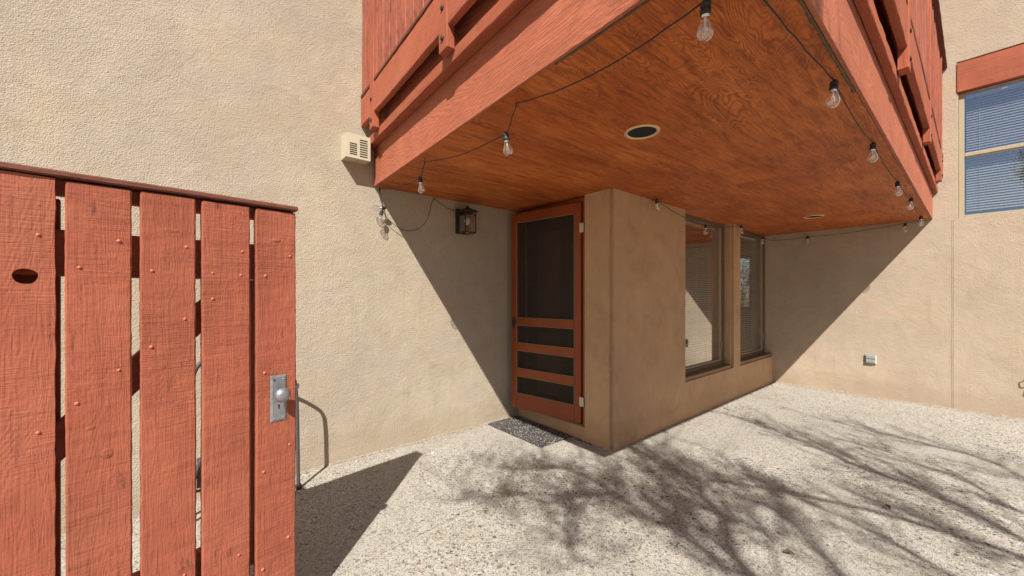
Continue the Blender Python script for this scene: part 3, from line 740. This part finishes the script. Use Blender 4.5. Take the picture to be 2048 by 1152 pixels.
for z in (1.947, 2.115):
    bm = bmesh.new()
    add_box(bm, -.064, .064, c-.064, c-.056, z, z+.008); add_box(bm, -.064, .064, c+.056, c+.064, z, z+.008)
    add_box(bm, -.064, -.056, c-.056, c+.056, z, z+.008); add_box(bm, .056, .064, c-.056, c+.056, z, z+.008)
    place('ring', tomesh(bm, 'ring'), F, ln, BLACK)
for sx in (-1, 1): boxp('pane', F, sx*.0555-.0008, sx*.0555+.0008, c-.052, c+.052, 1.957, 2.11, GLASS, ln, 0)
boxp('pane', F, -.053, .053, c+.0548, c+.0562, 1.957, 2.11, GLASS, ln, 0)
me = lathe_mesh([(0, .03), (.012, .029), (.021, .021), (.0295, .006), (.03, -.004), (.025, -.018), (.016, -.028), (.013, -.042), (.013, -.05)], 20)
bb = place('bulb', me, F @ Matrix.Translation((0, c, 2.065)), ln, WHITE)
tube('lamp_holder', [(0, c, 2.02), (0, c, 1.96)], .017, BLACK, ln, 12, F)
# ============================================================ VENT BOX
vb = empty('vent_box', (1.03, YA, 2.44), 'cream metal vent box with dark louvres on the wall under the balcony railing', 'vent')
bm = bmesh.new()
x0, x1, z0, z1, d = .936, 1.128, 2.438, 2.628, .127
slots = [(.965, 1.022, 2.462+.0165*i) for i in range(6)]+[(1.043, 1.105, 2.456+.0185*i) for i in range(8)]
loops = [[(x0, z0), (x1, z0), (x1, z1), (x0, z1)]]
def rc(a, b, z): return [(a, z), (b, z), (b, z+.0095), (a, z+.0095)]
F = frame((0, YA-d, 0), (1, 0), (0, -1))
slab('front_panel', F, loops[0], [rc(*s) for s in slots], .0025, CREAM, vb)
boxp('side_panel', F, x0+.0005, x0+.003, -d+.001, -.003, z0, z1, CREAM, vb, 0)
boxp('side_panel', F, x1-.003, x1-.0005, -d+.001, -.003, z0, z1, CREAM, vb, 0)
boxp('top_panel', F, x0+.0035, x1-.0035, -d+.001, -.003, z1-.003, z1, CREAM, vb, 0)
boxp('bottom_panel', F, x0+.0035, x1-.0035, -d+.001, -.003, z0+.002, z0+.005, CREAM, vb, 0)
boxp('slot_shade_sheet', F, x0+.01, x1-.01, -.03, -.02, z0+.01, z1-.01, HOLE, vb, 0)  # near-black sheet standing in for the shade inside the slots
for a, b, z in slots: boxp('louvre', F, a, b, .0005, .003, z+.0097, z+.0105, CREAM, vb, 0)

# ============================================================ OUTLET, ADDED TAP
ob = empty('outlet_box', (XB, .886, .5), 'small grey weatherproof outlet cover low on the right wall', 'outlet')
F = frame((XB, .886, .50), (0, 1), (-1, 0))
boxp('back_box', F, -.058, .058, .001, .018, -.058, .058, OUTLET, ob, .003)
for s in (-1, 1): 
    lid = boxp('flap_cover', F, -.046, .046, .019, .034, s*.027-.0245, s*.027+.0245, OUTLET, ob, .005)
    boxp('rib', F, -.04, .04, .0345, .037, s*.027-.012, s*.027-.008, OUTLET, lid, .001)
boxp('side_strip', F, -.057, -.048, .019, .026, -.056, .056, WHITE, ob, .001)
tp = empty('added_shadow_tap', (XB, -.46, .5), 'brass tap added unseen past the right edge to cast the small wall shadow', 'tap')  # added out of frame so its handle casts the small shadow on the wall
tube('spout', smooth([(XB, -.47, .50), (XB-.07, -.47, .505), (XB-.11, -.47, .49), (XB-.12, -.47, .43)]), .012, RUST, tp, 10)
tube('valve_stem', [(XB-.08, -.47, .505), (XB-.12, -.47, .56)], .007, RUST, tp, 8)
tube('valve_handle', [(XB-.12+.02*math.sin(a), -.47+.034*math.cos(a)*(1+.18*math.cos(5*a)), .56+.02*math.sin(a)) for a in [k*math.pi/16 for k in range(33)]], .005, RUST, tp, 6)

# ============================================================ GATE
G = (.345, 1.775); ug = Vector((.9915, .1302, 0)).normalized()
FG = frame((G[0], G[1], 0), (ug.x, ug.y), (ug.y, -ug.x))   # x = 0 at the latch edge, negative to the hinge
gt = empty('wooden_gate', (G[0]-.45, G[1]-.06, 0), 'open red painted plank gate with metal knob in the left foreground', 'gate')
ZT = 1.685
edges = [(-.153, -.014), (-.3154, -.172), (-.4713, -.332), (-.6295, -.4907), (-.93, -.788)]
for i, (a, b) in enumerate(edges):
    boxp('board', FG, a, b, -.036, 0, .07+random.uniform(-.006, .006), ZT-random.uniform(0, .004), GATE_Z, gt, rough='z', step=.022, jit=.0008, bev=.0035, warp=.0008)
# the board with the knot hole (built round an ellipse)
def knot_board(a, b, z0, z1, cx, cz, rx, rz, th):
    bm = bmesh.new(); mx, mz = (a+b)/2, (z0+z1)/2
    out = []
    n = 60
    for i in range(n): out.append((b+random.uniform(-.0012, .0012), z0+(z1-z0)*i/n))
    out += [(b, z1), (mx, z1+.001), (a, z1)]
    for i in range(1, n): out.append((a+random.uniform(-.0012, .0012), z1-(z1-z0)*i/n))
    out += [(a, z0), (mx, z0)]
    inn = [(cx+rx*math.cos(t)*(1+.05*math.sin(3*t)), cz+rz*math.sin(t)*(1+.06*math.cos(2*t+.5))) for t in [2*math.pi*k/28 for k in range(28)]]
    es = []
    for lp in (out, inn):
        vs = [bm.verts.new((x-mx, 0, z-mz)) for x, z in lp]
        es += [bm.edges.new((vs[k], vs[(k+1) % len(vs)])) for k in range(len(vs))]
    bmesh.ops.triangle_fill(bm, edges=es, use_beauty=True)
    r = bmesh.ops.extrude_face_region(bm, geom=bm.faces[:])
    for v in r['geom']:
        if isinstance(v, bmesh.types.BMVert): v.co.y = -th
    return place('board', tomesh(bm, 'board'), FG @ Matrix.Translation((mx, 0, mz)), gt, GATE_Z)
kb = knot_board(-.786, -.6485, .072, ZT, -.702, 1.402, .0228, .0225, .036)
kb['label'] = 'leftmost plank in view, with an oval knot hole'
# knots standing slightly proud
for x, z, rx, rz in ((-.545, .865, .017, .017), (-.40, 1.565, .030, .009), (-.085, 1.565, .016, .008), (-.58, .95, .011, .006)):
    bm = bmesh.new(); bmesh.ops.create_icosphere(bm, subdivisions=2, radius=1)
    for v in bm.verts: v.co = Vector((v.co.x*rx, v.co.y*.0016, v.co.z*rz))
    place('knot', tomesh(bm, 'knot', True), FG @ Matrix.Translation((x, .0002, z)), gt, GATE_Z)
# hidden framing
yb0, yb1 = -.078, -.038
boxp('top_rail', FG, -.93, -.014, yb0, yb1, 1.645, 1.69, GATE_X, gt, rough='x', step=.05)
boxp('middle_rail', FG, -.93, -.016, yb0, yb1, 1.408, 1.545, GATE_X, gt, rough='x', step=.05)
boxp('bottom_rail', FG, -.93, -.016, yb0, yb1, .30, .43, GATE_X, gt, rough='x', step=.05)
boxp('hinge_stile', FG, -.78, -.6415, yb0-.037, yb0-.001, .30, 1.64, GATE_Z, gt, .003)
boxp('latch_stile', FG, -.1615, -.05, yb0, yb1, .43, 1.408, GATE_Z, gt, .003)
p0, p1 = Vector((-.66, 0, .93)), Vector((-.22, 0, 1.40)); ang = math.atan2(p1.z-p0.z, p1.x-p0.x); Lb = (p1-p0).length+.06
place('brace', rough_box_mesh(Lb, .036, .085, 'x'), FG @ Matrix.Translation((( p0.x+p1.x)/2, -.059, (p0.z+p1.z)/2-.03)) @ Matrix.Rotation(-ang, 4, 'Y'), gt, GATE_X)
boxp('cap_rail', FG, -.94, -.008, -.095, .010, ZT+.006, ZT+.024, CAPW, gt, rough='x', step=.03, jit=.0008, bev=.003, warp=.0008)
boxp('edge_strip', FG, -.0135, -.009, -.060, -.030, .45, 1.42, BLACK, gt, .001)
nails = [(0.679, 1.519), (0.52, 1.518), (0.602, 1.431), (0.358, 1.514), (0.444, 1.429), (0.197, 1.512), (0.286, 1.428), (0.202, 1.423), (0.286, 1.336), (0.362, 1.268), (0.446, 1.181), (0.036, 1.506), (0.122, 1.424), (0.52, 1.116), (0.607, 1.03), (0.679, 0.963), (0.125, 1.049), (0.038, 0.748), (0.128, 0.667), (0.042, 0.376), (0.208, 0.386), (0.131, 0.292), (0.363, 0.395)]
nm = lathe_mesh([(0, .0042), (.0025, .0038), (.0046, .002), (.0056, -.0005)], 10, 'nail')
for t, z in nails: place('nail', nm, FG @ Matrix.Translation((-t, .0004, z)) @ Matrix.Rotation(R(-90), 4, 'X') @ Matrix.Scale(random.uniform(.8, 1.15), 4), gt, PAINTNAIL)
# lock plate and knob
PX, PZ0, PZ1, PW = -.0775, .851, 1.034, .058
bm = bmesh.new()
def ringv(x, z, y): return [bm.verts.new((sx*x, y, sz*z)) for sx, sz in ((-1, -1), (1, -1), (1, 1), (-1, 1))]
hw, hh = PW/2, (PZ1-PZ0)/2
A = ringv(hw, hh, 0); Bv = ringv(hw, hh, .0015); Cv = ringv(hw-.007, hh-.008, .006)
for P, Q in ((A, Bv), (Bv, Cv)):
    for k in range(4): bm.faces.new((P[k], P[(k+1) % 4], Q[(k+1) % 4], Q[k]))
bm.faces.new(Cv); bm.faces.new(A[::-1])
FP = FG @ Matrix.Translation((PX, .0008, (PZ0+PZ1)/2))
plt = place('lock_plate', tomesh(bm, 'plate'), FP, gt, STEEL)
me = lathe_mesh([(0, 0), (.0035, 0), (.0035, .0012), (0, .0012)], 12)
place('keyhole', me, FP @ Matrix.Translation((.0, .0061, -.028)) @ Matrix.Rotation(R(-90), 4, 'X'), plt, HOLE)
boxp('keyhole', FP, -.0017, .0017, .0058, .0072, -.041, -.029, HOLE, plt, 0)
place('screw_hole', me, FP @ Matrix.Translation((-.016, .0061, .074)) @ Matrix.Rotation(R(-90), 4, 'X'), plt, HOLE)
sm = lathe_mesh([(0, .0016), (.002, .0014), (.0034, 0)], 12)
for sx, sz in ((.016, .074), (.016, -.075), (-.016, -.077)): place('screw', sm, FP @ Matrix.Translation((sx, .006, sz)) @ Matrix.Rotation(R(-90), 4, 'X'), plt, STEEL)
kp = [(.013, 0), (.013, .004), (.009, .007), (.0085, .022), (.012, .027), (.022, .030), (.0275, .036), (.0285, .041), (.026, .049), (.018, .056), (.008, .0595), (0, .060)]
place('knob', lathe_mesh(kp, 32, 'knob'), FP @ Matrix.Translation((.001, .006, .020)) @ Matrix.Rotation(R(-90), 4, 'X'), gt, STEEL)
boxp('latch_bolt', FG, -.014, .004, -.03, -.016, .965, .983, STEEL, gt, .002)
gp = empty('gate_post', (G[0]-1.0, G[1]-.13, 0), 'square red post carrying the gate hinges, just outside the view', 'post')
boxp('post', FG, -1.05, -.955, -.09, .01, 0, 1.78, RED_Z, gp, .004)

# ============================================================ FOLDED METAL CHAIR BEHIND THE GATE
ch = empty('metal_chair', (.45, 3.0, 0), 'dark grey tubular metal chair, mostly hidden behind the gate, one leg showing', 'chair')
tube('leg', smooth([(.578, 3.014, .0), (.574, 3.014, .35), (.566, 3.014, .72), (.54, 3.014, .80), (.47, 3.014, .865), (.36, 3.014, .945), (.26, 3.014, .99), (.12, 3.014, .985), (.03, 3.014, .93), (-.0, 3.014, .8), (-.02, 3.014, .4), (-.03, 3.014, .0)], 2), .0125, DARKTUBE, ch, 10)
tube('leg', smooth([(.26, 2.93, .0), (.255, 2.93, .2), (.24, 2.93, .38), (.20, 2.93, .43), (.12, 2.93, .43), (.05, 2.93, .40), (.0, 2.93, .2), (-.04, 2.93, .0)], 2), .0125, DARKTUBE, ch, 10)
boxp('foot_pad', Matrix(), .562, .598, 3.0, 3.03, 0, .035, BLACK, ch, .004)
for z in (.18,): tube('crossbar', [(.0, 2.97, z), (.25, 2.97, z)], .009, DARKTUBE, ch, 8)
for k in range(3): boxp('seat_slat', Matrix(), .03+k*.065, .08+k*.065, 2.955, 2.967, .20, .38, DARKTUBE, ch, .003)

# ============================================================ LITTER ON THE SLAB
def ground_twig(pts, label, r=.0016, cat='twig'):
    bm = bmesh.new(); tube_bm(bm, smooth(pts, 1), r, 6)
    o = place('fallen_twig', tomesh(bm, 'twig', True), Matrix(), None, DRY); rootprops(o, label, cat); return o
ground_twig([(1.60, 2.12, .004), (1.59, 2.09, .012), (1.62, 2.05, .010), (1.60, 2.02, .004)], 'thin dark bent twig lying on the pale slab left of the tree shadow')
ground_twig([(3.42, 1.26, .004), (3.46, 1.22, .02), (3.52, 1.19, .014), (3.50, 1.15, .004)], 'small curled dark twig on the slab right of the bay corner')
def leaf(x, y, s, rz, label):
    bm = bmesh.new(); K = 6; L_ = []; R_ = []; Mid = []
    for i in range(K+1):
        t = i/K; wv = .32*math.sin(math.pi*t)*s; z = .004+.012*math.sin(t*3)
        Mid.append(bm.verts.new((t*s, 0, z))); L_.append(bm.verts.new((t*s, wv, z+.006))); R_.append(bm.verts.new((t*s, -wv, z+.008)))
    for i in range(K):
        for P in (L_, R_):
            try: bm.faces.new((Mid[i], Mid[i+1], P[i+1], P[i]))
            except Exception: pass
    o = place('dry_leaf', tomesh(bm, 'leaf'), Matrix.Translation((x, y, .001)) @ Matrix.Rotation(rz, 4, 'Z'), None, DRY); rootprops(o, label, 'leaf')
leaf(2.40, .60, .045, 2.2, 'curled dry brown leaf in the lower right foreground')
leaf(3.36, .34, .05, .6, 'small dark leaf fragment at the right edge of the foreground shade')
bm = bmesh.new(); bmesh.ops.create_icosphere(bm, subdivisions=2, radius=.012)
for v in bm.verts: v.co *= random.uniform(.8, 1.1); v.co.z *= .6
o = place('pebble', tomesh(bm, 'pebble', True), Matrix.Translation((1.585, 2.955, .006)), None, STONEM); rootprops(o, 'white pebble at the tip of the gate shadow', 'pebble')
# loose grit swept against the doorstep and along the wall foot
bm = bmesh.new()
def grit(x, y, s):
    m = Matrix.Translation((x, y, s*.4)) @ Matrix.Rotation(random.uniform(0, 3), 4, 'Z')
    vs = [bm.verts.new(m @ Vector((a*s*random.uniform(.6, 1), b*s*random.uniform(.6, 1), c_*s*random.uniform(.3, .7)))) for a, b, c_ in ((1, 0, -.5), (-.6, .8, -.5), (-.6, -.8, -.5), (0, 0, 1))]
    for f in ((0, 1, 3), (1, 2, 3), (2, 0, 3), (0, 2, 1)): bm.faces.new([vs[k] for k in f])
for _ in range(1100): grit(random.uniform(2.76, 2.81), random.uniform(2.2, 3.25), random.uniform(.002, .007))
for _ in range(1000): grit(random.uniform(-1, 2.75), YA-abs(random.gauss(0, .03))-.01, random.uniform(.0015, .004))
for _ in range(1200): grit(XB-abs(random.gauss(0, .05))-.01, random.uniform(-2, 1.9), random.uniform(.0015, .005))
for _ in range(1400): grit(random.uniform(2.8, 6.9), YF-abs(random.gauss(0, .04))-.01, random.uniform(.0015, .004))
for _ in range(900): grit(random.uniform(.6, 6.8), random.uniform(-1.5, 3.2) if random.random() < .5 else random.uniform(0, 1.9), random.uniform(.0015, .0035))
o = place('grit', tomesh(bm, 'grit'), Matrix(), None, DRY); o['kind'] = 'stuff'; o['label'] = 'fine dark grit and plant debris scattered over the slab'; o['category'] = 'debris'

# ============================================================ BARE TREE BEHIND THE CAMERA (casts the branch shadows)
tree = empty('bare_tree', (1.1, -3.9, 0), 'bare branching tree standing in the yard opposite the bay, seen only by its shadow', 'tree')
lines = {
'A': [(2.21, 0.42), (2.01, 0.74), (2.1, 0.94), (2.15, 1.08), (2.13, 1.24), (2.19, 1.44), (2.18, 1.6), (2.08, 1.62), (1.99, 1.73), (1.73, 1.79)],
'A3': [(1.99, 1.73), (1.75, 1.95), (1.55, 2.05), (1.42, 2.2)],
'A4': [(1.99, 1.73), (1.7, 1.55), (1.58, 1.42), (1.5, 1.3)],
'A5': [(2.25, 2.05), (1.95, 2.25), (1.8, 2.45)],
'A2': [(2.19, 1.44), (2.27, 1.78), (2.25, 2.05), (2.13, 2.21)],
'B': [(2.0, 0.55), (2.11, 0.74), (2.19, 0.85), (2.46, 0.94), (2.53, 1.05), (2.66, 1.2), (2.83, 1.37), (2.93, 1.56), (3.11, 1.87)],
'C': [(3.26, 0.52), (3.04, 1.02), (2.94, 1.19), (2.82, 1.41), (2.99, 1.81), (3.04, 2.15)],
'D': [(2.1, 0.94), (2.17, 1.11), (2.34, 1.19), (2.49, 1.34), (2.69, 1.48), (2.76, 1.63)],
'E': [(4.6, -0.53), (4.7, -0.23), (4.98, -0.11), (5.09, 0.08), (5.13, 0.29), (5.14, 0.53), (5.26, 0.83)],
'F': [(3.85, -0.44), (3.96, -0.19), (4.05, -0.11), (4.4, 0.05), (4.45, 0.28), (4.65, 0.54), (4.65, 0.81)],
'G': [(3.37, -0.39), (3.53, -0.17), (3.66, -0.06), (3.81, 0.1), (3.95, 0.22), (3.98, 0.44), (4.21, 0.67), (4.35, 0.89)],
'H': [(3.2, -0.37), (3.27, -0.16), (3.19, -0.02), (3.29, 0.07), (3.39, 0.19), (3.45, 0.35)],
'I': [(3.95, 0.22), (3.99, 0.55), (4.26, 0.87), (4.37, 1.1), (4.51, 1.3), (4.55, 1.53)],
'J': [(2.02, 0.54), (2.49, 0.74), (2.54, 0.85), (2.5, 1.0)],
'K': [(2.34, 0.27), (2.4, 0.42), (2.64, 0.59), (2.74, 0.7), (2.84, 0.8), (2.81, 0.94), (2.94, 1.19)],
'M': [(2.81, -0.04), (2.8, 0.08), (2.94, 0.26), (3.04, 0.48), (3.08, 0.74), (3.19, 1.01)]}
def lift(x, y, z): return Vector((x-.693*z, y-.72*z, z))
fork = lift(3.2, -1.5, 2.7)
bm = bmesh.new()
tube_bm(bm, [(1.1, -3.9, -.1), (1.12, -3.88, .9), (1.08, -3.75, 2.0), tuple(fork)], .1, 12, [.15, .11, .095, .075])
place('trunk', tomesh(bm, 'trunk', True), Matrix(), tree, BARK)
starts = dict(A=.026, B=.02, C=.016, D=.013, E=.015, F=.013, G=.016, H=.011, I=.012, J=.012, K=.014, M=.011, A2=.016, A3=.012, A4=.011, A5=.011)
twbm = bmesh.new()
def twigs(p, d, L, r, depth):
    k = 5; pts = [p]; dd = d.copy()
    for i in range(k):
        dd = (dd+Vector((random.uniform(-.35, .35), random.uniform(-.35, .35), random.uniform(-.15, .3)))).normalized()
        pts.append(pts[-1]+dd*L/k)
    tube_bm(twbm, pts, r, 5, [r*(1-.7*i/k) for i in range(k+1)])
    if depth > 0:
        for i in (1, 2, 3, 4):
            if random.random() < .8:
                twigs(pts[i], (dd+Vector((random.uniform(-1, 1), random.uniform(-1, 1), random.uniform(-.5, .8)))).normalized(), L*random.uniform(.4, .65), max(.0035, r*.6), depth-1)
for k, L in lines.items():
    hz = random.uniform(3.5, 4.5); n = len(L)
    pts = [lift(x, y, hz+.9*i/n) for i, (x, y) in enumerate(L)]
    r0 = starts[k]
    if k in 'ABCEFGHKM':
        mid_ = fork.lerp(pts[0], .5)+Vector((random.uniform(-.15, .15), random.uniform(-.2, .1), .25))
        q1 = fork.lerp(mid_, .6)+Vector((random.uniform(-.12, .12), random.uniform(-.12, .12), random.uniform(-.1, .1)))
        q2 = mid_.lerp(pts[0], .5)+Vector((random.uniform(-.12, .12), random.uniform(-.12, .12), random.uniform(-.1, .1)))
        full = [fork, q1, mid_, q2]+pts; rr = [.045, r0*1.4, r0*1.2, r0*1.05]+[r0*(1-.6*i/n) for i in range(n)]
    else: full = pts; rr = [r0*(1-.6*i/n) for i in range(n)]
    # smooth both
    sp = smooth(full, 1); rs = [rr[min(len(rr)-1, int(i/len(sp)*len(rr)))] for i in range(len(sp))]
    bm = bmesh.new(); tube_bm(bm, sp, .02, 8, rs); place('branch', tomesh(bm, 'branch', True), Matrix(), tree, BARK)
    for i in range(1, n):
        d = (pts[i]-pts[i-1]).normalized()
        for _ in range(6 if k in ('A', 'B', 'C', 'D', 'A2', 'A3', 'A4', 'A5', 'K', 'G') else 4):
            twigs(pts[i-1].lerp(pts[i], random.random()), (d+Vector((random.uniform(-.8, .8), random.uniform(-.8, .8), random.uniform(-.2, .4)))).normalized(), random.uniform(.25, .65), max(.006, r0*.36), 2)
o = place('twigs', tomesh(twbm, 'twigs'), Matrix(), tree, BARK); o['kind'] = 'stuff'

# ============================================================ FAR LANDSCAPE SEEN THROUGH THE HOUSE
bm = bmesh.new(); rows = []
for i in range(60):
    a = -.5+i*1.6/59; hh = 120+70*math.sin(i*.31)+40*math.sin(i*.83+1)+random.uniform(-8, 8)
    rows.append([bm.verts.new((2200*math.cos(a), 2200*math.sin(a), -2)), bm.verts.new((2600*math.cos(a), 2600*math.sin(a), hh)), bm.verts.new((3100*math.cos(a), 3100*math.sin(a), hh*.4))])
for A_, B_ in zip(rows, rows[1:]):
    for j in range(2): bm.faces.new((A_[j], B_[j], B_[j+1], A_[j+1]))
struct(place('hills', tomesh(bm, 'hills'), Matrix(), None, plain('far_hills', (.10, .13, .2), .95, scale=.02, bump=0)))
def bush(x, y, h, r, label):
    t = empty('juniper_tree', (x, y, 0), label, 'tree', 'trees seen through the corner window')
    tube('trunk', [(x, y, -.1), (x+.05, y, h*.5), (x, y+.05, h*.8)], .1, BARK, t, 8, taper=[.12, .09, .03])
    bm = bmesh.new()
    for _ in range(2600):
        d = Vector((random.gauss(0, 1), random.gauss(0, 1), random.gauss(0, 1))).normalized()*random.uniform(.35, 1)**.6
        lump = 1+.25*math.sin(5*d.x+3)*math.cos(4*d.y)
        p = Vector((x, y, h*.58))+Vector((d.x*r*lump, d.y*r*lump, d.z*h*.42*lump)); s = random.uniform(.03, .08)
        q = [p+Vector((random.uniform(-s, s), random.uniform(-s, s), random.uniform(-s, s))) for _ in range(3)]
        bm.faces.new([bm.verts.new(v) for v in q])
    c_ = place('crown', tomesh(bm, 'crown'), Matrix(), t, LEAF)
bush(15.5, 5.35, 2.6, 1.0, 'grey-green juniper outside, glimpsed left of the post through the corner window')
bush(19.0, 5.9, 2.2, 1.3, 'farther dusty juniper glimpsed low through the corner window')
print('objects', len(bpy.data.objects))
